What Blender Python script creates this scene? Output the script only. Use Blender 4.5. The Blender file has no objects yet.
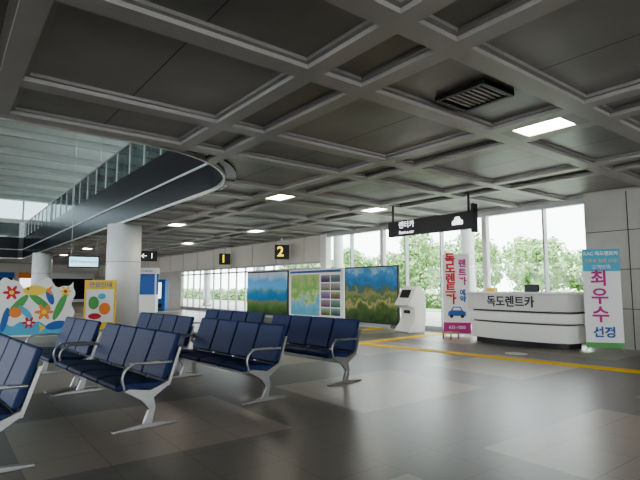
import bpy, bmesh, math, random
from mathutils import Vector, Matrix
random.seed(7)
sc=bpy.context.scene
try:
    sc.view_settings.look='AgX - Medium High Contrast'
except Exception: pass
H=1.45; f=490.0
CZ=3.8      # ceiling height
WX=13.4     # window wall plane

# ---------------------------------------------------------------- materials
MATS={}
def mat(name,col,rough=0.5,metal=0.0,emis=0.0,noise=0.0,nscale=5.0,bump=0.0,spec=None):
    if name in MATS: return MATS[name]
    m=bpy.data.materials.new(name); m.use_nodes=True
    nt=m.node_tree; b=nt.nodes["Principled BSDF"]
    c=(col[0],col[1],col[2],1)
    b.inputs["Base Color"].default_value=c
    b.inputs["Roughness"].default_value=rough
    b.inputs["Metallic"].default_value=metal
    if spec is not None: b.inputs["Specular IOR Level"].default_value=spec
    if emis>0:
        b.inputs["Emission Color"].default_value=c; b.inputs["Emission Strength"].default_value=emis
    if noise>0 or bump>0:
        tc=nt.nodes.new("ShaderNodeTexCoord"); n=nt.nodes.new("ShaderNodeTexNoise")
        n.inputs["Scale"].default_value=nscale; n.inputs["Detail"].default_value=6
        nt.links.new(tc.outputs["Object"],n.inputs["Vector"])
        if noise>0:
            r=nt.nodes.new("ShaderNodeValToRGB")
            r.color_ramp.elements[0].position=0.3; r.color_ramp.elements[1].position=0.7
            r.color_ramp.elements[0].color=tuple(x*(1-noise) for x in col)+(1,)
            r.color_ramp.elements[1].color=tuple(min(1,x*(1+noise)) for x in col)+(1,)
            nt.links.new(n.outputs["Fac"],r.inputs["Fac"]); nt.links.new(r.outputs["Color"],b.inputs["Base Color"])
        if bump>0:
            bp=nt.nodes.new("ShaderNodeBump"); bp.inputs["Strength"].default_value=bump
            nt.links.new(n.outputs["Fac"],bp.inputs["Height"]); nt.links.new(bp.outputs["Normal"],b.inputs["Normal"])
    MATS[name]=m; return m

def glass(name,tint,fac=0.04,rough=0.02):
    m=bpy.data.materials.new(name); m.use_nodes=True; nt=m.node_tree; nt.nodes.clear()
    o=nt.nodes.new("ShaderNodeOutputMaterial"); mx=nt.nodes.new("ShaderNodeMixShader")
    t=nt.nodes.new("ShaderNodeBsdfTransparent"); g=nt.nodes.new("ShaderNodeBsdfGlossy")
    lw=nt.nodes.new("ShaderNodeLayerWeight"); lw.inputs["Blend"].default_value=0.5
    pw=nt.nodes.new("ShaderNodeMath"); pw.operation='POWER'; pw.inputs[1].default_value=5.0
    ad=nt.nodes.new("ShaderNodeMath"); ad.operation='MULTIPLY_ADD'; ad.inputs[1].default_value=0.8; ad.inputs[2].default_value=fac; ad.use_clamp=True
    t.inputs["Color"].default_value=(*tint,1); g.inputs["Roughness"].default_value=rough
    nt.links.new(lw.outputs["Facing"],pw.inputs[0]); nt.links.new(pw.outputs[0],ad.inputs[0]); nt.links.new(ad.outputs[0],mx.inputs[0])
    nt.links.new(t.outputs[0],mx.inputs[1]); nt.links.new(g.outputs[0],mx.inputs[2]); nt.links.new(mx.outputs[0],o.inputs[0])
    return m

M_beam=mat("ceiling_beam_metal",(0.42,0.405,0.385),0.42,0.2,noise=0.05,nscale=1.5)
M_pan=mat("ceiling_panel_metal",(0.31,0.30,0.285),0.40,0.3,noise=0.12,nscale=0.8)
M_pan2=mat("ceiling_panel_dark",(0.24,0.235,0.22),0.34,0.35,noise=0.22,nscale=0.8)
M_frame=mat("ceiling_frame",(0.34,0.33,0.31),0.45,0.25)
M_white=mat("white_paint",(0.78,0.78,0.76),0.45)
M_col=mat("column_paint",(0.72,0.73,0.74),0.4,noise=0.03,nscale=2)
M_wall=mat("wall_cladding",(0.46,0.45,0.42),0.5,noise=0.05,nscale=2)
M_beige=mat("lintel_beige",(0.66,0.63,0.56),0.5)
M_seam=mat("seam_dark",(0.05,0.05,0.05),0.6)
M_black=mat("black_satin",(0.012,0.012,0.014),0.4)
M_navydk=mat("dark_navy_cladding",(0.006,0.008,0.012),0.25,0.0,spec=0.25)
M_alu=mat("brushed_aluminium",(0.40,0.40,0.40),0.38,0.85,noise=0.05,nscale=20)
M_chrome=mat("polished_rim",(0.50,0.50,0.48),0.3,0.8)
M_mull=mat("mullion_grey",(0.42,0.43,0.43),0.4,0.4)
M_navy=mat("seat_navy_vinyl",(0.010,0.026,0.105),0.5,bump=0.04,nscale=60,spec=0.3)
M_lamp=mat("lamp_emitter",(1.0,0.90,0.74),0.5,emis=26)
M_yel=mat("tactile_yellow",(0.95,0.62,0.04),0.65,bump=0.3,nscale=25,spec=0.15)
M_red=mat("print_red",(0.60,0.03,0.05),0.5)
M_mag=mat("print_magenta",(0.45,0.03,0.22),0.5)
M_blue=mat("print_blue",(0.03,0.12,0.40),0.5)
M_cyan=mat("print_cyan",(0.10,0.42,0.62),0.5)
M_grn=mat("print_green",(0.10,0.35,0.10),0.5)
M_ylw=mat("print_yellow",(0.85,0.60,0.08),0.5)
M_org=mat("print_orange",(0.80,0.25,0.05),0.5)
M_dark=mat("print_dark",(0.03,0.03,0.04),0.5)
M_paper=mat("print_white",(0.80,0.80,0.79),0.5)
M_gls=glass("window_glass",(0.97,0.99,0.975),0.02)
M_glst=glass("tinted_glass",(0.74,0.80,0.79),0.06)
M_glsd=glass("dark_tinted_glass",(0.50,0.55,0.56),0.05)

# ---------------------------------------------------------------- helpers
def link(o,parent=None,loc=None,rot=None):
    sc.collection.objects.link(o)
    if parent is not None: o.parent=parent
    if loc is not None: o.location=loc
    if rot is not None: o.rotation_euler=rot
    return o
def grp(name,loc=(0,0,0),rz=0.0):
    e=bpy.data.objects.new(name,None); e.empty_display_size=0.2
    return link(e,None,loc,(0,0,rz))
def mesh(name,vs,fs,m=None,parent=None,loc=(0,0,0),rot=(0,0,0),smooth=False,bevel=0,seg=2):
    me=bpy.data.meshes.new(name); me.from_pydata([tuple(v) for v in vs],[],fs); me.update()
    if smooth:
        for p in me.polygons: p.use_smooth=True
    if m is not None: me.materials.append(m)
    o=bpy.data.objects.new(name,me); link(o,parent,loc,rot)
    if bevel>0:
        b=o.modifiers.new("bevel","BEVEL"); b.width=bevel; b.segments=seg; b.limit_method='ANGLE'; b.angle_limit=0.6
    return o
BF=[(0,3,2,1),(4,5,6,7),(0,1,5,4),(1,2,6,5),(2,3,7,6),(3,0,4,7)]
def boxv(x0,y0,z0,x1,y1,z1):
    return [(x0,y0,z0),(x1,y0,z0),(x1,y1,z0),(x0,y1,z0),(x0,y0,z1),(x1,y0,z1),(x1,y1,z1),(x0,y1,z1)]
def box(name,lo,hi,m,parent=None,bevel=0,seg=2,rot=None,loc=None):
    o=mesh(name,boxv(*lo,*hi),BF,m,parent,bevel=bevel,seg=seg)
    if rot: o.rotation_euler=rot
    if loc: o.location=loc
    return o
def boxes(name,lst,m,parent=None,bevel=0):
    vs=[];fs=[]
    for lo,hi in lst:
        k=len(vs); vs+=boxv(*lo,*hi); fs+=[tuple(i+k for i in q) for q in BF]
    return mesh(name,vs,fs,m,parent,bevel=bevel)
def prism(name,pts,axis,a,b,m,parent=None,bevel=0,smooth=False,seg=2):
    """extrude a 2D outline along axis ('x','y','z') from a to b"""
    def mk(p,t):
        return {'x':(t,p[0],p[1]),'y':(p[0],t,p[1]),'z':(p[0],p[1],t)}[axis]
    n=len(pts); vs=[mk(p,a) for p in pts]+[mk(p,b) for p in pts]
    fs=[tuple(range(n-1,-1,-1)),tuple(range(n,2*n))]+[(i,(i+1)%n,(i+1)%n+n,i+n) for i in range(n)]
    o=mesh(name,vs,fs,m,parent,bevel=bevel,seg=seg)
    bm=bmesh.new(); bm.from_mesh(o.data); bmesh.ops.recalc_face_normals(bm,faces=bm.faces); bm.to_mesh(o.data); bm.free()
    return o
def cyl(name,c,r,z0,z1,m,parent=None,n=48,r2=None,smooth=True):
    r2=r if r2 is None else r2
    vs=[(c[0]+r*math.cos(t),c[1]+r*math.sin(t),z0) for t in [2*math.pi*i/n for i in range(n)]]
    vs+=[(c[0]+r2*math.cos(t),c[1]+r2*math.sin(t),z1) for t in [2*math.pi*i/n for i in range(n)]]
    fs=[tuple(range(n-1,-1,-1)),tuple(range(n,2*n))]+[(i,(i+1)%n,(i+1)%n+n,i+n) for i in range(n)]
    o=mesh(name,vs,fs,m,parent)
    for p in o.data.polygons:
        if len(p.vertices)==4: p.use_smooth=True
    return o
def tube(name,pts,r,m,parent=None,flat=None,cyclic=False):
    cu=bpy.data.curves.new(name,'CURVE'); cu.dimensions='3D'
    sp=cu.splines.new('BEZIER'); sp.bezier_points.add(len(pts)-1); sp.use_cyclic_u=cyclic
    for bp,p in zip(sp.bezier_points,pts):
        bp.co=p; bp.handle_left_type='AUTO'; bp.handle_right_type='AUTO'
    cu.bevel_depth=r; cu.bevel_resolution=3; cu.resolution_u=8; cu.use_fill_caps=True
    cu.materials.append(m)
    o=bpy.data.objects.new(name,cu); return link(o,parent)
def text(name,s,size,m,parent,loc,rot,ext=0.004,align='CENTER',spacing=1.0,line=1.0,bold=0.0):
    cu=bpy.data.curves.new(name,'FONT'); cu.body=s; cu.size=size; cu.extrude=ext; cu.offset=bold
    cu.align_x=align; cu.align_y='CENTER'; cu.space_line=line; cu.space_character=spacing
    cu.materials.append(m)
    o=bpy.data.objects.new(name,cu); return link(o,parent,loc,rot)
def ell(cx,cz,rx,rz,n=24,a=0.0):
    return [(cx+rx*math.cos(t)*math.cos(a)-rz*math.sin(t)*math.sin(a), cz+rx*math.cos(t)*math.sin(a)+rz*math.sin(t)*math.cos(a)) for t in [2*math.pi*i/n for i in range(n)]]

# ---------------------------------------------------------------- camera
th=math.atan(48/490); yaw=math.atan((380/490)*math.cos(th))
cam=bpy.data.cameras.new("camera"); cam.lens=36*f/640; cam.sensor_width=36; cam.clip_end=500
co=link(bpy.data.objects.new("camera",cam),None,(0,0,H),(math.pi/2+th,0,-yaw)); sc.camera=co

# ---------------------------------------------------------------- world
w=bpy.data.worlds.new("world"); sc.world=w; w.use_nodes=True
bg=w.node_tree.nodes["Background"]; bg.inputs[0].default_value=(0.90,0.96,1.0,1); bg.inputs[1].default_value=6.3

# ---------------------------------------------------------------- floor
fm=bpy.data.materials.new("polished_stone_floor"); fm.use_nodes=True; nt=fm.node_tree; N=nt.nodes; L=nt.links
b=N["Principled BSDF"]
tc=N.new("ShaderNodeTexCoord"); sep=N.new("ShaderNodeSeparateXYZ"); L.new(tc.outputs["Object"],sep.inputs[0])
def M(op,a,bb=None,clamp=False):
    n=N.new("ShaderNodeMath"); n.operation=op; n.use_clamp=clamp
    for i,v in enumerate((a,bb)):
        if v is None: continue
        if isinstance(v,(int,float)): n.inputs[i].default_value=v
        else: L.new(v,n.inputs[i])
    return n.outputs[0]
def band(coord,off,per,half):   # 1 inside band centred at off
    t=M('SUBTRACT',coord,off-per/2); t=M('MODULO',M('ADD',t,per*20),per); t=M('ABSOLUTE',M('SUBTRACT',t,per/2))
    return M('LESS_THAN',t,half)
bx=band(sep.outputs[0],3.5,3.4,0.5); by=band(sep.outputs[1],3.55,3.55,0.8)
bands=M('MAXIMUM',bx,by)
fx=band(sep.outputs[0],0.0,0.6,0.006); fy=band(sep.outputs[1],0.0,0.6,0.006)
joint=M('MAXIMUM',fx,fy)
cx=M('FLOOR',M('DIVIDE',M('SUBTRACT',sep.outputs[0],3.5),3.4)); cy=M('FLOOR',M('DIVIDE',M('SUBTRACT',sep.outputs[1],3.55),3.55))
comb=N.new("ShaderNodeCombineXYZ"); L.new(cx,comb.inputs[0]); L.new(cy,comb.inputs[1])
wn=N.new("ShaderNodeTexWhiteNoise"); wn.noise_dimensions='3D'; L.new(comb.outputs[0],wn.inputs["Vector"])
nz=N.new("ShaderNodeTexNoise"); nz.inputs["Scale"].default_value=60; nz.inputs["Detail"].default_value=4; L.new(tc.outputs["Object"],nz.inputs["Vector"])
def mixc(fac,a,bb):
    n=N.new("ShaderNodeMix"); n.data_type='RGBA'
    if isinstance(fac,(int,float)): n.inputs[0].default_value=fac
    else: L.new(fac,n.inputs[0])
    for i,v in ((6,a),(7,bb)):
        if isinstance(v,tuple): n.inputs[i].default_value=(*v,1)
        else: L.new(v,n.inputs[i])
    return n.outputs[2]
field=mixc(wn.outputs["Value"],(0.32,0.285,0.25),(0.46,0.395,0.33))
c=mixc(bands,field,(0.19,0.178,0.165))
c=mixc(M('MULTIPLY',nz.outputs["Fac"],0.20),c,(0.06,0.055,0.05))
c=mixc(M('MULTIPLY',joint,0.35),c,(0.05,0.045,0.04))
L.new(c,b.inputs["Base Color"])
b.inputs["Roughness"].default_value=0.32
b.inputs["Specular IOR Level"].default_value=0.38
floor=box("floor",(-16,-12,-0.2),(WX+0.15,56,0.0),fm)

# ---------------------------------------------------------------- tactile paving
def strip(name,p,q,wd,m,z=0.006):
    p=Vector((*p,0)); q=Vector((*q,0)); d=(q-p).normalized(); n=Vector((-d.y,d.x,0))*wd/2
    vs=[p+n,p-n,q-n,q+n]; vs=[Vector((v.x,v.y,0.0)) for v in vs]+[Vector((v.x,v.y,z)) for v in vs]
    return mesh(name,vs,BF,m)
strip("tactile_paving_strip",(8.78,9.95),(10.2,-0.1),0.36,M_yel)
strip("tactile_paving_strip",(9.0,9.8),(12.9,10.2),0.34,M_yel)
strip("tactile_paving_strip",(8.2,12.45),(12.9,12.95),0.34,M_yel)
strip("tactile_paving_strip",(8.72,10.12),(8.4,12.2),0.34,M_yel)
cyl("floor_sticker",(10.2,6.1),0.24,0.0,0.005,M_paper,n=32)

# ---------------------------------------------------------------- ceiling
def brk(c0,per,hg,bw,lo,hi):
    out=[]; k=math.floor((lo-c0)/per)-1
    while True:
        c=c0+k*per
        if c-hg>hi: break
        out+=[(c-hg,c-hg+bw,'b'),(c-hg+bw,c+hg-bw,'s'),(c+hg-bw,c+hg,'b'),(c+hg,c+per-hg,'p')]; k+=1
    r=[]
    for a,b_,t in out:
        a=max(a,lo); b_=min(b_,hi)
        if b_-a>0.02: r.append((a,b_,t))
    return r
XI=brk(3.5,3.4,0.5,0.22,-16,WX); YI=brk(3.55,3.55,0.8,0.25,-12,56)
bm=bmesh.new()
def quad(ps,mi):
    vs=[bm.verts.new(p) for p in ps]; fc=bm.faces.new(vs); fc.material_index=mi
def ring(r0,z0,r1,z1,mi):
    a=[(r0[0],r0[1],z0),(r0[2],r0[1],z0),(r0[2],r0[3],z0),(r0[0],r0[3],z0)]
    c_=[(r1[0],r1[1],z1),(r1[2],r1[1],z1),(r1[2],r1[3],z1),(r1[0],r1[3],z1)]
    for i in range(4):
        j=(i+1)%4; quad([a[i],a[j],c_[j],c_[i]],mi)
for ix,(x0,x1,tx) in enumerate(XI):
    for iy,(y0,y1,ty) in enumerate(YI):
        if tx=='b' or ty=='b':
            quad([(x0,y0,CZ),(x0,y1,CZ),(x1,y1,CZ),(x1,y0,CZ)],0); continue
        r=(x0,y0,x1,y1); ring(r,CZ,r,CZ+0.05,0)
        i1=0.06; r1=(x0+i1,y0+i1,x1-i1,y1-i1); ring(r,CZ+0.05,r1,CZ+0.05,3)
        r2=r1; ring(r1,CZ+0.05,r2,CZ+0.09,3)
        mi=1 if (tx=='p' and ty=='p') else 2
        quad([(r2[0],r2[1],CZ+0.09),(r2[0],r2[3],CZ+0.09),(r2[2],r2[3],CZ+0.09),(r2[2],r2[1],CZ+0.09)],mi)
        if tx=='p':
            xm=(r2[0]+r2[2])/2; z=CZ+0.088
            quad([(xm-0.006,r2[1],z),(xm-0.006,r2[3],z),(xm+0.006,r2[3],z),(xm+0.006,r2[1],z)],4)
# opening outline (convex): x<5.1, y in 7.95..46, rounded near corner
HX,HY0,HY1=5.1,7.95,46.0; RX,RY=2.6,3.2
arc=[(HX-RX+RX*math.sin(t),HY0+RY-RY*math.cos(t)) for t in [math.pi/2*i/14 for i in range(15)]]
hole=[(-12.0,HY0)]+arc+[(HX,HY1),(-12.0,HY1)]
for i in range(len(hole)):
    p=Vector((*hole[i],0)); q=Vector((*hole[(i+1)%len(hole)],0)); d=q-p
    if d.length<1e-4: continue
    n=Vector((d.y,-d.x,0)).normalized()
    mnx,mxx=min(p.x,q.x)-4,max(p.x,q.x)+4; mny,mxy=min(p.y,q.y)-4,max(p.y,q.y)+4
    fs=[fc for fc in bm.faces if mnx<fc.calc_center_median().x<mxx and mny<fc.calc_center_median().y<mxy]
    geom=list({v for fc in fs for v in fc.verts})+list({e for fc in fs for e in fc.edges})+fs
    bmesh.ops.bisect_plane(bm,geom=geom,plane_co=p,plane_no=n,dist=1e-5)
def inside(x,y):
    for i in range(len(hole)):
        p=hole[i]; q=hole[(i+1)%len(hole)]
        if (q[0]-p[0])*(y-p[1])-(q[1]-p[1])*(x-p[0])<-1e-6: return False
    return True
dl=[fc for fc in bm.faces if inside(fc.calc_center_median().x,fc.calc_center_median().y)]
bmesh.ops.delete(bm,geom=dl,context='FACES')
me=bpy.data.meshes.new("ceiling"); bm.to_mesh(me); bm.free()
for m in (M_beam,M_pan,M_pan2,M_frame,M_seam): me.materials.append(m)
link(bpy.data.objects.new("ceiling",me))
def loopstrip(name,pts,off,z0,z1,th_,m,closed=False):
    vs=[];fs=[]
    n=len(pts)
    for i,p in enumerate(pts):
        a=pts[max(0,i-1)]; c_=pts[min(n-1,i+1)]
        d=Vector((c_[0]-a[0],c_[1]-a[1])).normalized(); nn=Vector((-d.y,d.x))
        for o_,z in ((off,z0),(off,z1),(off-th_,z1),(off-th_,z0)):
            vs.append((p[0]+nn.x*o_,p[1]+nn.y*o_,z))
    for i in range(n-1):
        for k in range(4):
            a=i*4+k; b_=i*4+(k+1)%4; fs.append((a,b_,b_+4,a+4))
    fs.append((0,1,2,3)); k=(n-1)*4; fs.append((k+3,k+2,k+1,k))
    return mesh(name,vs,fs,m)
edge=[(-12.0,HY0)]+arc+[(HX,HY1-0.3),(HX-0.3,HY1),(-12,HY1)]
loopstrip("trim_1",edge,0.03,CZ-0.02,CZ+0.05,0.05,M_chrome)
loopstrip("fascia_opening",edge,0.0,CZ+0.05,4.50,0.25,M_navydk)  # dark slab-edge fascia of the upper floor around the opening
loopstrip("trim_2",edge,0.03,4.50,4.56,0.3,mat("ledge_pale",(0.45,0.50,0.50),0.4))
loopstrip("trim_8",edge,0.0,4.56,5.50,0.25,M_navydk)
bal=grp("glass_balustrade")
o=loopstrip("panes",edge,-0.05,5.50,6.65,0.02,M_glsd); o.parent=bal
o=loopstrip("handrail",edge,-0.03,6.65,6.71,0.06,M_alu); o.parent=bal
posts=[]
y=11.5
while y<46: posts.append(((HX+0.02,y-0.02,5.5),(HX+0.06,y+0.02,6.66))); y+=1.6
boxes("posts",posts,M_alu,bal)
# upper hall
box("floor_upper",(5.35,6,4.25),(13.4,56,4.42),M_white)
box("ceiling_upper",(-16,-2,10.0),(13.6,56,10.2),mat("upper_ceiling",(0.58,0.59,0.58),0.6))
ub=[]
for k in range(12): ub.append(((-16,4+k*4.4,9.6),(13.4,4.35+k*4.4,10.0)))
boxes("trim_3",ub,mat("upper_beam",(0.38,0.39,0.38),0.6))
um=[]
for k in range(20): um.append(((8.9,8+k*2.4,4.42),(9.0,8.12+k*2.4,10)))
for z in (6.9,8.4): um.append(((8.9,8,z),(9.0,56,z+0.1)))
wu=grp("window_9"); boxes("mullions",um,M_mull,wu); box("pane",(8.94,8,4.42),(8.96,56,10.0),M_glst,wu)
box("wall_far_upper",(-16,56,CZ+0.3),(13.6,56.2,8.2),M_wall)
wu=grp("window_8"); boxes("mullions",[((-16+k*2.2,55.9,8.2),(-15.85+k*2.2,56.05,10.0)) for k in range(14)],M_mull,wu); box("pane",(-16,56,8.2),(13.6,56.02,10.0),M_glsd,wu)
cs=grp("wall_clock",(5.2,17.2,7.1)); 
c1=cyl("face",(0,0),0.33,-0.04,0.04,M_paper,cs,n=40); c1.rotation_euler=(0,math.pi/2,0)
c2=cyl("rim",(0,0),0.38,-0.03,0.03,M_black,cs,n=40); c2.rotation_euler=(0,math.pi/2,0)
box("hand_hour",(-0.06,-0.015,0),(-0.045,0.015,0.18),M_black,cs); box("hand_minute",(-0.06,0,-0.012),(-0.045,0.26,0.012),M_black,cs)
box("bracket",(-0.03,-0.04,-0.55),(0.03,0.04,-0.3),M_alu,cs)

# ---------------------------------------------------------------- ceiling lamps
def clamp_(X,Y):
    g=grp("ceiling_lamp",(X,Y,CZ+0.0))
    box("diffuser",(-0.24,-0.36,0.02),(0.24,0.36,0.05),M_lamp,g)
    boxes("frame",[((-0.28,-0.55,0.0),(0.28,-0.36,0.08)),((-0.28,0.36,0.0),(0.28,0.55,0.08)),((-0.28,-0.36,0.0),(-0.24,0.36,0.08)),((0.24,-0.36,0.0),(0.28,0.36,0.08))],M_frame,g)
for X in (6.9,10.3):
    for Y in [3.55+7.1*j for j in range(-2,7)]:
        if X>10 and Y<4 and Y>-5: continue
        clamp_(X,Y)
for X in (-6.7,-3.3,0.1,3.5):
    for Y in (-3.55,-10.65): clamp_(X,Y)
g=grp("air_vent_grille",(5.2,3.55,CZ+0.05))
boxes("slats",[((-0.26,-0.30+i*0.075,0),(0.26,-0.265+i*0.075,0.03)) for i in range(8)],M_frame,g)
boxes("frame",[((-0.32,-0.36,-0.02),(0.32,-0.31,0.035)),((-0.32,0.31,-0.02),(0.32,0.36,0.035)),((-0.32,-0.31,-0.02),(-0.27,0.31,0.035)),((0.27,-0.31,-0.02),(0.32,0.31,0.035))],M_black,g)
box("duct",(-0.27,-0.31,0.03),(0.27,0.31,0.036),M_black,g)

# ---------------------------------------------------------------- right wall
g=grp("wall_right")
box("cladding",(WX-0.35,-12,0),(WX+0.1,5.75,CZ+0.2),M_wall,g)
seams=[((WX-0.36,y-0.008,0),(WX-0.345,y+0.008,CZ)) for y in (-2.9,-0.6,1.6,3.7,4.75)]
seams+=[((WX-0.36,-12,z-0.008),(WX-0.345,5.75,z+0.008)) for z in (0.95,1.9,2.85)]
boxes("joints",seams,M_seam,g)
box("wall_right_lintel",(WX-0.05,16.9,2.62),(WX+0.12,56,CZ+0.2),M_beige)
boxes("trim_4",[((WX-0.07,y-0.01,2.62),(WX-0.05,y+0.01,CZ)) for y in [18.5+2.4*i for i in range(15)]]+[((WX-0.09,16.9,2.56),(WX+0.12,56,2.64))],M_mull)
box("trim_5",(WX-0.1,5.75,CZ-0.12),(WX+0.12,16.9,CZ+0.2),M_mull)
box("baseboard_right",(WX-0.08,5.75,0),(WX+0.12,33,0.10),M_mull)
ys=[5.8,7.0,8.9,10.6,12.2,13.4,15.2,16.9]
for i in range(len(ys)-1):
    wg=grp("window_%d"%(i+1)); a,b_=ys[i],ys[i+1]
    thick=0.16 if i in (2,5) else 0.05
    boxes("frame",[((WX-0.08,a-thick/2,0.1),(WX+0.1,a+thick/2,CZ-0.1)),((WX-0.05,a,0.1),(WX+0.05,b_,0.16))],M_mull if thick<0.1 else M_white,wg)
    box("pane",(WX,a,0.1),(WX+0.015,b_,CZ-0.1),M_gls,wg)
boxes("trim_6",[((WX-0.15,16.75,0),(WX+0.15,17.15,CZ))],M_white)
y=17.15; i=8
dn=1
while y<33:
    b_=y+2.0
    if y>23.0: wg=grp("door_%d"%dn); dn+=1
    else: wg=grp("window_%d"%(10+i)); i+=1
    boxes("frame",[((WX-0.04,y,0),(WX+0.06,y+0.07,2.56)),((WX-0.04,y+0.97,0),(WX+0.06,y+1.03,2.56)),((WX-0.04,y,2.3),(WX+0.06,b_-0.01,2.38)),((WX-0.04,y,0.1),(WX+0.06,b_-0.01,0.2))],M_alu,wg)
    box("pane",(WX,y,0.1),(WX+0.012,b_-0.01,2.56),M_gls,wg)
    y=b_
box("wall_right_far",(WX-0.1,33.15,0),(WX+0.12,56,2.62),M_wall)
box("wall_left",(-16.2,-12,0),(-16,56,1.0),M_wall)
boxes("wall_left_piers",[((-16.2,y,1.0),(-16,y+0.4,10.0)) for y in range(-12,56,4)]+[((-16.2,-12,3.8),(-16,56,7.0))],M_wall)  # out of view; solid upper band added to cut daylight in the upper hall
boxes("wall_back",[((-16,-12.2,0),(13.4,-12,0.4)),((-16,-12.2,3.4),(13.4,-12,4.2))]+[((x,-12.2,0.4),(x+0.3,-12,3.4)) for x in range(-16,14,3)],M_wall)  # unseen wall behind the camera, bays left open to let world light in
box("wall_far",(-16,56,0),(13.6,56.2,CZ+0.3),M_beige)

# ---------------------------------------------------------------- columns
for (cx_,cy_,r) in ((5.35,18.9,0.6),(5.35,37.5,0.6)):
    g=grp("round_column",(cx_,cy_,0))
    cyl("shaft",(0,0),r,0.12,CZ-0.02,M_col,g,n=64)
    cyl("base_ring",(0,0),r+0.03,0.0,0.12,M_alu,g,n=64)
    cyl("joint_ring",(0,0),r+0.003,2.4,2.412,M_seam,g,n=64)

# ---------------------------------------------------------------- waiting benches
def bench(x,y,rz,n=4):
    g=grp("waiting_bench",(x,y,0),rz)   # local +y runs along the row, seats face -x
    W=0.57; L_=n*W
    back=[(0.155,0.47),(0.20,0.455),(0.245,0.52),(0.285,0.66),(0.325,0.80),(0.37,0.93),(0.345,0.955),(0.315,0.945),(0.275,0.82),(0.225,0.68),(0.18,0.56)]
    pan=[(-0.34,0.425),(-0.32,0.465),(-0.20,0.475),(0.0,0.455),(0.15,0.445),(0.19,0.43),(0.18,0.395),(0.0,0.385),(-0.2,0.40),(-0.31,0.395)]
    for i in range(n):
        a=i*W+0.015; b_=(i+1)*W-0.015
        prism("back_%d"%(i+1),back,'y',a,b_,M_navy,g,bevel=0.018,seg=3)
        prism("seat_%d"%(i+1),pan,'y',a,b_,M_navy,g,bevel=0.018,seg=3)
        shell=[(0.215,0.40),(0.235,0.40),(0.295,0.60),(0.345,0.76),(0.335,0.78),(0.27,0.60)]
        prism("shell_%d"%(i+1),shell,'y',a+0.03,b_-0.03,M_black,g)
        boxes("bracket_%d"%(i+1),[((-0.22,(a+b_)/2-0.03,0.355),(0.20,(a+b_)/2+0.03,0.395))],M_alu,g)
    box("beam",(-0.05,0.02,0.29),(0.05,L_-0.02,0.36),M_alu,g,bevel=0.01)
    for j,yy in enumerate([0.0,L_]):
        prism("foot_%d"%(j+1),[(-0.36,0.0),(0.34,0.0),(0.34,0.02),(0.10,0.045),(-0.12,0.045),(-0.36,0.02)],'y',yy-0.03,yy+0.03,M_alu,g,bevel=0.006)
        prism("strut_%d"%(j+1),[(-0.05,0.03),(0.05,0.03),(0.085,0.20),(0.06,0.30),(0.24,0.42),(0.22,0.46),(0.02,0.38),(-0.20,0.42),(-0.27,0.40),(-0.07,0.28),(0.01,0.18)],'y',yy-0.022,yy+0.022,M_alu,g,bevel=0.006)
        tube("arm_%d"%(j+1),[(-0.25,yy,0.41),(-0.27,yy,0.55),(-0.20,yy,0.645),(0.0,yy,0.655),(0.26,yy,0.65)],0.015,M_alu,g)
        box("arm_pad_%d"%(j+1),(-0.20,yy-0.022,0.66),(0.12,yy+0.022,0.675),M_alu,g,bevel=0.005)
        prism("side_rail_%d"%(j+1),[(0.20,0.40),(0.235,0.40),(0.30,0.60),(0.36,0.80),(0.33,0.80),(0.27,0.62)],'y',yy-0.015,yy+0.015,M_alu,g)
    return g
RZ=math.radians(4.5)
for (x,y,far) in ((0.36,4.72,0),(1.80,5.30,3),(3.40,5.58,4),(5.0,5.85,4)):
    bench(x,y,RZ,4)
    if far:
        dd=4*0.57+0.30
        bench(x-math.sin(RZ)*dd,y+math.cos(RZ)*dd,RZ,far)

# ---------------------------------------------------------------- rental counter
g=grp("reception_counter",(12.1,7.03,0),math.radians(-4))
def dsh(front,half,back,pw=2.6,n=28):
    pts=[(back,half)]
    for i in range(n+1):
        t=math.pi/2-math.pi*i/n
        s=math.sin(t); c_=math.cos(t)
        pts.append((-(front)*abs(c_)**(2/pw), half*math.copysign(abs(s)**(2/pw),s)))
    pts.append((back,-half)); return pts
prism("plinth",dsh(0.50,1.35,0.35),'z',0,0.14,M_black,g)
prism("body_lower",dsh(0.62,1.48,0.4),'z',0.14,0.56,M_white,g,bevel=0.02)
prism("reveal",dsh(0.58,1.42,0.4),'z',0.56,0.60,M_seam,g)
prism("body_mid",dsh(0.70,1.58,0.45),'z',0.60,0.84,M_white,g,bevel=0.03)
prism("shadow_line",dsh(0.50,1.45,0.4),'z',0.84,0.88,M_seam,g)
prism("fascia_top",dsh(0.56,1.52,0.42,pw=4),'z',0.88,1.30,mat("counter_grey",(0.60,0.60,0.58),0.4),g,bevel=0.02)
prism("worktop",dsh(0.62,1.58,0.46,pw=4),'z',1.30,1.35,M_white,g,bevel=0.012)
text("lettering","독도렌트카",0.30,M_dark,g,(-0.575,-0.05,1.09),(math.pi/2,0,-math.pi/2),bold=0.006)
box("small_display",(0.0,-0.5,1.35),(0.05,-0.1,1.54),M_black,g,bevel=0.01)
box("flower_box",(0.1,0.9,1.35),(0.25,1.15,1.46),M_ylw,g)

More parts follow.
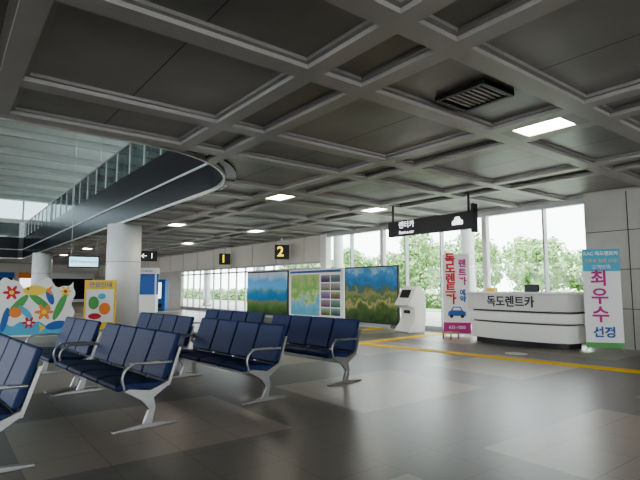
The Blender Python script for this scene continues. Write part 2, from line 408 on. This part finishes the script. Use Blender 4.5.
# ---------------------------------------------------------------- banners
def banner(x,y,rz,w_,h,name):
    g=grp(name,(x,y,0),rz)  # local: faces -x, width along y
    box("sheet",(-0.01,-w_/2,0.08),(0.005,w_/2,h),M_paper,g)
    tube("pole",[(0.06,0,0.05),(0.05,0,h*0.5),(0.01,0,h)],0.012,M_alu,g)
    tube("leg_left",[(0.06,0,0.35),(0.03,w_/2,0.02)],0.012,M_alu,g)
    tube("leg_right",[(0.06,0,0.35),(0.03,-w_/2,0.02)],0.012,M_alu,g)
    tube("leg_rear",[(0.06,0,0.35),(0.40,0,0.02)],0.012,M_alu,g)
    return g
R=(math.pi/2,0,-math.pi/2)
g=banner(12.2,5.06,math.radians(35),0.78,2.36,"roll_up_banner")
box("header",(-0.016,-0.39,1.84),(-0.011,0.39,2.36),M_cyan,g)
text("header_text","KAC 독도렌트카",0.105,M_paper,g,(-0.02,0,2.25),R,bold=0.003)
text("header_text_2","최우수 업체 선정!",0.095,M_ylw,g,(-0.02,0,2.08),R)
text("header_text_3","고객만족",0.11,M_paper,g,(-0.02,0,1.93),R)
text("main_text","최\n우\n수",0.40,M_mag,g,(-0.02,0.06,1.24),R,line=1.05,bold=0.010)
text("main_text_2","선정",0.26,M_blue,g,(-0.02,0.0,0.42),R,bold=0.008)
box("footer",(-0.016,-0.39,0.08),(-0.011,0.39,0.20),M_grn,g)
g=banner(12.6,9.45,math.radians(38),0.80,2.50,"advertising_banner")
text("main_text","독\n도\n렌\n트\n카",0.34,M_red,g,(-0.02,0.17,1.72),R,line=0.92,bold=0.014)
text("main_text_2","렌\n트\n카",0.26,M_mag,g,(-0.02,-0.19,1.92),R,line=1.05,bold=0.010)
text("main_text_3","예\n약",0.20,M_blue,g,(-0.02,-0.19,1.20),R,line=1.0,bold=0.008)
box("field_low",(-0.016,-0.40,0.08),(-0.011,0.40,0.40),M_mag,g)
carp=[(-0.26,0.60),(-0.26,0.72),(-0.18,0.76),(-0.11,0.88),(0.11,0.88),(0.18,0.76),(0.26,0.72),(0.26,0.60)]
prism("car_picture",carp,'x',-0.02,-0.012,M_blue,g)
prism("car_picture_window",[(-0.13,0.77),(-0.09,0.85),(0.09,0.85),(0.13,0.77)],'x',-0.024,-0.02,M_paper,g)
for s in (-1,1): prism("car_picture_wheel_%d"%(s+2),ell(s*0.16,0.59,0.055,0.055),'x',-0.026,-0.02,M_dark,g)
text("phone_text","633-1000",0.13,M_paper,g,(-0.02,0,0.25),R)
g=grp("wooden_step_stool",(11.7,9.0,0)); box("top",(-0.2,-0.16,0.16),(0.2,0.16,0.19),mat("wood",(0.35,0.2,0.1),0.5),g)
boxes("legs",[((x,yy,0),(x+0.03,yy+0.03,0.16)) for x in (-0.19,0.16) for yy in (-0.15,0.12)],MATS["wood"],g)

# ---------------------------------------------------------------- kiosk
g=grp("self_service_kiosk",(12.4,11.2,0),math.radians(-14))
prof=[(0.30,0.0),(-0.32,0.0),(-0.36,0.05),(-0.30,0.12),(-0.14,0.30),(-0.06,0.55),(-0.10,0.78),(-0.30,0.86),(-0.33,0.92),(-0.20,1.10),(-0.05,1.42),(0.06,1.52),(0.20,1.50),(0.32,1.30),(0.38,0.9),(0.36,0.4)]
prism("body",prof,'y',-0.42,0.42,M_white,g,bevel=0.03,seg=3)
o=box("screen",(-0.012,-0.26,-0.14),(0.0,0.26,0.14),M_black,g,rot=(0,math.atan2(0.15,0.32),0),loc=(-0.145,0,1.26))
box("shelf",(-0.36,-0.36,0.86),(-0.2,0.36,0.89),M_alu,g,bevel=0.006)
box("slot",(-0.13,-0.15,0.62),(-0.06,0.15,0.72),M_black,g)

# ---------------------------------------------------------------- hanging direction sign
g=grp("hanging_sign",(10.2,8.5,0))
box("panel",(-0.08,-1.4,2.90),(0.08,1.4,3.32),M_black,g,bevel=0.01)
boxes("hangers",[((-0.02,-1.30,3.32),(0.02,-1.26,CZ)),((-0.02,1.26,3.32),(0.02,1.30,CZ)),((-0.09,-1.47,2.80),(0.09,-1.40,3.50))],M_black,g)
M_glow=mat("sign_white_light",(0.95,0.97,1.0),0.5,emis=1.6)
M_glowy=mat("sign_yellow_light",(1.0,0.72,0.05),0.5,emis=1.5)
text("lettering","렌터카",0.21,M_glow,g,(-0.085,0.70,3.19),R)
text("lettering_2","Rent-a-car",0.13,M_glow,g,(-0.085,0.70,2.99),R)
prism("car_icon",[(-1.0+0.20*a,3.10+0.20*b_) for a,b_ in ((-0.8,-0.4),(-0.8,0.1),(-0.5,0.2),(-0.3,0.6),(0.3,0.6),(0.5,0.2),(0.8,0.1),(0.8,-0.4))],'x',-0.09,-0.08,M_glow,g)
for (yy,z,s,t) in ((19.4,3.14,0.68,"2"),(25.3,3.08,0.62,"1")):
    g=grp("gate_number_sign",(12.7,yy,z),math.radians(55))
    box("box",(-0.09,-s/2,-s/2),(0.09,s/2,s/2),M_black,g,bevel=0.01)
    text("digit",t,s*0.95,M_glowy,g,(-0.095,0.1*s,0),R,bold=0.01)
    box("hanger",(-0.03,-0.03,s/2),(0.03,0.03,CZ-z),M_mull,g)

# ---------------------------------------------------------------- wall posters
def ramp_mat(name,stops,scale,axis=2,mix=0.35,detail=8):
    m=bpy.data.materials.new(name); m.use_nodes=True; nt=m.node_tree; N=nt.nodes; L=nt.links; b=N["Principled BSDF"]
    tc=N.new("ShaderNodeTexCoord"); sp=N.new("ShaderNodeSeparateXYZ"); L.new(tc.outputs["Generated"],sp.inputs[0])
    nz=N.new("ShaderNodeTexNoise"); nz.inputs["Scale"].default_value=scale; nz.inputs["Detail"].default_value=detail; nz.inputs["Roughness"].default_value=0.65
    L.new(tc.outputs["Object"],nz.inputs["Vector"])
    a=N.new("ShaderNodeMath"); a.operation='SUBTRACT'; L.new(nz.outputs["Fac"],a.inputs[0]); a.inputs[1].default_value=0.5
    b2=N.new("ShaderNodeMath"); b2.operation='MULTIPLY_ADD'; L.new(a.outputs[0],b2.inputs[0]); b2.inputs[1].default_value=mix*2; L.new(sp.outputs[axis],b2.inputs[2])
    r=N.new("ShaderNodeValToRGB"); e=r.color_ramp.elements
    while len(e)<len(stops): e.new(0.5)
    for el,(p,c_) in zip(e,stops): el.position=p; el.color=(*c_,1)
    L.new(b2.outputs[0],r.inputs[0]); L.new(r.outputs[0],b.inputs["Base Color"]); b.inputs["Roughness"].default_value=0.5; b.inputs["Specular IOR Level"].default_value=0.2
    return m
PM1=ramp_mat("poster_sea_landscape",[(0.0,(0.03,0.07,0.03)),(0.18,(0.10,0.20,0.05)),(0.30,(0.22,0.26,0.14)),(0.34,(0.03,0.20,0.38)),(0.50,(0.03,0.25,0.60)),(0.56,(0.15,0.32,0.25)),(0.62,(0.15,0.45,0.80)),(0.8,(0.18,0.48,0.85)),(1.0,(0.75,0.82,0.88))],1.3,mix=0.22)
PM3=ramp_mat("poster_island_aerial",[(0.0,(0.04,0.07,0.03)),(0.25,(0.10,0.17,0.05)),(0.36,(0.50,0.40,0.20)),(0.40,(0.10,0.20,0.06)),(0.52,(0.32,0.30,0.15)),(0.62,(0.10,0.18,0.08)),(0.68,(0.05,0.20,0.45)),(0.9,(0.10,0.32,0.60)),(1.0,(0.35,0.55,0.75))],1.9,mix=0.4)
PMm=ramp_mat("poster_map",[(0.0,(0.14,0.42,0.60)),(0.40,(0.24,0.52,0.66)),(0.44,(0.62,0.64,0.30)),(0.6,(0.20,0.45,0.14)),(1.0,(0.45,0.52,0.25))],1.6,mix=0.9)
PX=13.05
def poster(name,y0,y1,m):
    g=grp(name,(PX,0,0))
    box("board",(0.0,y0,0.12),(0.08,y1,2.28),M_black,g)
    box("print",(-0.012,y0+0.05,0.17),(-0.001,y1-0.05,2.23),m,g)
    boxes("feet",[((-0.12,y0+0.3,0),(0.2,y0+0.36,0.12)),((-0.12,y1-0.36,0),(0.2,y1-0.3,0.12))],M_alu,g)
    return g
poster("landscape_poster",19.4,23.3,PM1)
g=poster("island_poster",12.3,15.25,PM3)
g=grp("tourist_map_board",(PX,0,0))
box("board",(0,15.35,0.12),(0.08,19.3,2.28),M_paper,g)
box("map_print",(-0.012,16.95,0.25),(-0.001,19.1,2.05),PMm,g)
for r_ in range(5):
    for c_ in range(2):
        box("photo_%d_%d"%(r_,c_),(-0.012,15.55+c_*0.67,0.30+r_*0.35),(-0.001,16.15+c_*0.67,0.60+r_*0.35),ramp_mat("photo_print_%d%d"%(r_,c_),[(0,tuple(random.uniform(0.03,0.18) for _ in range(3))),(0.5,tuple(random.uniform(0.08,0.35) for _ in range(3))),(1,tuple(random.uniform(0.25,0.5) for _ in range(3)))],4,mix=0.4),g)
box("title_bar",(-0.012,15.5,2.12),(-0.001,19.2,2.22),M_blue,g)
boxes("feet",[((-0.12,15.7,0),(0.2,15.76,0.12)),((-0.12,18.9,0),(0.2,18.96,0.12))],M_alu,g)

# ---------------------------------------------------------------- painted art board (left)
g=grp("painted_art_board",(2.25,16.5,0),math.radians(-12))
top=[]
for i in range(33):
    t=i/32; top.append((-0.95+1.9*t, 1.60+0.14*math.sin(t*13)+0.05*math.sin(t*31)))
outl=top+[(0.97+0.05*math.sin(z*11),z) for z in [1.45-0.1*i for i in range(15)]]+[(-0.97+0.05*math.sin(z*9),z) for z in [0.05+0.1*i for i in range(15)]]
prism("board",outl,'y',-0.02,0.03,M_paper,g)
def shp(nm,pts,m,d=0.01): prism(nm,pts,'y',-0.02-d,-0.02,m,g)
def flower(n_,cx_,cz,r,m,mc):
    pts=[(cx_+r*(0.72+0.28*math.cos(6*t))*math.cos(t),cz+r*(0.72+0.28*math.cos(6*t))*math.sin(t)) for t in [2*math.pi*i/60 for i in range(60)]]
    shp("flower_%s"%n_,pts,m,0.014); shp("flower_centre_%s"%n_,ell(cx_,cz,r*0.28,r*0.28),mc,0.018)
shp("sea",[(-0.9,0.1)]+[(-0.9+1.8*i/20,0.42+0.07*math.sin(i*1.3)) for i in range(21)]+[(0.9,0.1)],M_cyan)
shp("leaf_1",ell(-0.45,0.95,0.38,0.11,a=0.9),M_grn); shp("leaf_2",ell(0.1,1.05,0.36,0.10,a=-0.7),M_grn); shp("leaf_3",ell(0.62,0.9,0.42,0.10,a=1.2),M_grn)
shp("leaf_4",ell(-0.75,0.55,0.35,0.08,a=1.4),M_blue,0.012)
shp("leaf_5",ell(0.35,1.2,0.25,0.09,a=1.9),M_blue,0.011); shp("leaf_6",ell(-0.25,0.75,0.25,0.08,a=2.3),M_cyan,0.011)
flower("a",-0.62,1.32,0.22,M_red,M_ylw); flower("b",0.22,0.75,0.25,M_org,M_ylw); flower("c",0.75,1.35,0.17,M_ylw,M_red); flower("d",-0.15,0.45,0.18,M_red,M_paper)
shp("fish_body",ell(-0.05,1.38,0.30,0.14),M_ylw,0.016)
shp("fish_tail",[(0.2,1.38),(0.42,1.53),(0.36,1.38),(0.42,1.23)],M_org,0.012)
shp("fish_eye",ell(-0.22,1.42,0.03,0.03),M_dark,0.022)
shp("fish2_body",ell(0.55,0.36,0.28,0.12,a=0.2),M_blue,0.016); shp("fish2_tail",[(0.28,0.30),(0.10,0.42),(0.14,0.28),(0.12,0.16)],M_ylw,0.013)
shp("sun",ell(-0.5,0.75,0.15,0.15),M_org,0.015)
boxes("feet",[((-0.7,-0.25,0),(-0.62,0.25,0.05)),((0.62,-0.25,0),(0.7,0.25,0.05))],M_alu,g)
g=grp("information_standee",(4.35,17.9,0),math.radians(-20))
box("board",(-0.5,-0.02,0.06),(0.5,0.03,1.72),M_ylw,g,bevel=0.01)
box("inner",(-0.43,-0.03,0.30),(0.43,-0.02,1.40),M_paper,g)
shp2=lambda nm,pts,m,d=0.012: prism(nm,pts,'y',-0.03-d,-0.03,m,g)
shp2("logo_1",ell(-0.2,0.95,0.16,0.22),M_grn); shp2("logo_2",ell(0.15,0.75,0.18,0.2),M_org); shp2("logo_3",ell(0.05,1.17,0.12,0.1),M_cyan,0.016); shp2("logo_4",ell(-0.15,0.5,0.2,0.1),M_red)
text("title","관광안내",0.2,M_blue,g,(0,-0.035,1.55),(math.pi/2,0,0))
boxes("feet",[((-0.4,-0.2,0),(-0.34,0.2,0.06)),((0.34,-0.2,0),(0.4,0.2,0.06))],M_alu,g)

# ---------------------------------------------------------------- booth, shops
g=grp("information_booth",(9.6,30.0,0),math.radians(-30))
box("counter",(-0.9,-0.4,0),(0.9,0.4,1.05),M_white,g,bevel=0.03)
box("back_panel",(-0.9,0.3,1.05),(0.9,0.4,2.5),M_blue,g)
box("header",(-0.95,-0.35,2.3),(0.95,0.4,2.65),M_paper,g)
text("header_text","안내 Information",0.2,M_blue,g,(0,-0.36,2.47),(math.pi/2,0,0))
boxes("posts",[((-0.9,-0.35,1.05),(-0.82,-0.27,2.3)),((0.82,-0.35,1.05),(0.9,-0.27,2.3))],M_alu,g)
g=grp("vending_machine",(11.3,31.8,0),math.radians(-35))
box("cabinet",(-0.5,-0.4,0.05),(0.5,0.4,2.0),M_blue,g,bevel=0.02); box("window",(-0.42,-0.42,0.8),(0.25,-0.4,1.8),M_glow,g); box("slot",(-0.4,-0.42,0.2),(0.3,-0.4,0.45),M_black,g); box("plinth",(-0.48,-0.38,0),(0.48,0.38,0.05),M_black,g)
g=grp("hanging_sign",(4.75,22.5,0),math.radians(-15))
box("panel",(-0.55,-0.06,2.35),(0.55,0.06,2.75),mat("sign_cyan_light",(0.5,0.8,0.95),0.5,emis=1.2),g); box("frame",(-0.6,-0.04,2.3),(0.6,0.04,2.8),M_black,g)
text("lettering","출발 Departures",0.15,M_blue,g,(0,-0.065,2.55),(math.pi/2,0,0)); boxes("hangers",[((-0.5,-0.01,2.8),(-0.48,0.01,10.0)),((0.48,-0.01,2.8),(0.5,0.01,10.0))],M_mull,g)
g=grp("hanging_sign",(7.9,24.0,0),math.radians(-25))
box("panel",(-0.45,-0.06,2.75),(0.45,0.06,3.25),M_black,g); text("lettering","← 1",0.35,M_glow,g,(0,-0.065,3.0),(math.pi/2,0,0)); box("hanger",(-0.02,-0.02,3.25),(0.02,0.02,CZ),M_mull,g)
for i,(x0,x1,m) in enumerate(((-4,-0.3,M_cyan),(0,2.6,M_paper),(3.0,5.6,M_blue),(6.0,8.4,M_org),(8.8,12.8,M_paper))):
    g=grp("shop_front",(0,55.7,0))
    box("header",(x0,-0.1,2.4),(x1,0.25,2.95),m,g); box("window",(x0+0.1,0.1,0.3),(x1-0.1,0.15,2.4),M_glow if i%2 else M_navydk,g)
    boxes("frame",[((x0,0,0),(x0+0.1,0.25,2.4)),((x1-0.1,0,0),(x1,0.25,2.4)),((x0,0,0),(x1,0.25,0.3))],M_white,g)

# ---------------------------------------------------------------- outdoors
box("ground_outside",(WX+0.16,-60,-0.25),(120,160,-0.05),mat("asphalt_road",(0.45,0.45,0.43),0.8,noise=0.1,nscale=1))
box("sidewalk",(WX+0.2,-60,-0.05),(17.0,160,-0.01),mat("pavement",(0.6,0.59,0.56),0.8,noise=0.1,nscale=2))
box("grass_verge",(25,-60,-0.05),(70,160,-0.01),mat("grass",(0.34,0.48,0.20),0.9,noise=0.3,nscale=2))
cn=grp("entrance_canopy")
for j,yy in enumerate((4,12.5,21,29.5,38)):
    cyl("shaft_%d"%(j+1),(17.5,yy),0.28,0.2,6.8,M_col,cn,n=32); cyl("base_%d"%(j+1),(17.5,yy),0.35,-0.05,0.2,M_alu,cn,n=32)
box("roof",(WX+0.3,-20,6.8),(18.5,56,7.1),M_white,cn)
ML=mat("tree_leaves",(0.36,0.50,0.25),0.85,noise=0.5,nscale=3.0,spec=0.2); MT=mat("tree_bark",(0.14,0.10,0.07),0.9)
def crown_mesh(h,n):
    bx=[]
    for i in range(14):
        a=random.uniform(0,6.28); z=h*random.uniform(0.28,0.85); r=random.uniform(0.1,h*0.32)*(1.2-abs(z/h-0.5)*1.6)
        bx.append((r*math.cos(a),r*math.sin(a),z,h*random.uniform(0.10,0.17)))
    vs=[];fs=[]
    for i in range(n):   # leaf clumps scattered over the branches' foliage masses
        cx_,cy_,cz_,s=random.choice(bx)
        d=Vector((random.gauss(0,1),random.gauss(0,1),random.gauss(0,1))).normalized()
        p=Vector((cx_,cy_,cz_))+d*s*random.uniform(0.7,1.15)
        u=Vector((random.gauss(0,1),random.gauss(0,1),random.gauss(0,1))).normalized(); v=d.cross(u).normalized()
        k=len(vs); q=random.uniform(0.10,0.22)
        u=(u-d*u.dot(d)*0.5).normalized()
        vs+=[p-u*q,p+v*q*0.7,p+u*q,p-v*q*0.7]; fs.append((k,k+1,k+2,k+3))
    return vs,fs
def tree(x,y,h):
    g=grp("tree",(x,y,0)); cyl("trunk",(0,0),0.15,-0.01,h*0.6,MT,g,n=10,r2=0.07)
    vs,fs=crown_mesh(h,1800); mesh("crown",vs,fs,ML,g)
for i in range(38):
    tree(random.uniform(30,42),-4+i*1.55+random.uniform(-0.8,0.8),random.uniform(4.4,6.6))
hv=grp("hedge")
vs=[];fs=[]
for i in range(9000):
    y_=random.uniform(-10,80); a=random.uniform(0,math.pi); rr=random.uniform(0.8,1.05)
    p=Vector((28.4+0.8*math.cos(a)*rr,y_,max(0.2,1.25*math.sin(a)*rr+0.1*math.sin(y_*2)))); u=Vector((random.gauss(0,1),random.gauss(0,1),random.gauss(0,1))).normalized(); v=u.orthogonal().normalized(); k=len(vs); q=random.uniform(0.1,0.2)
    vs+=[p-u*q,p+v*q,p+u*q,p-v*q]; fs.append((k,k+1,k+2,k+3))
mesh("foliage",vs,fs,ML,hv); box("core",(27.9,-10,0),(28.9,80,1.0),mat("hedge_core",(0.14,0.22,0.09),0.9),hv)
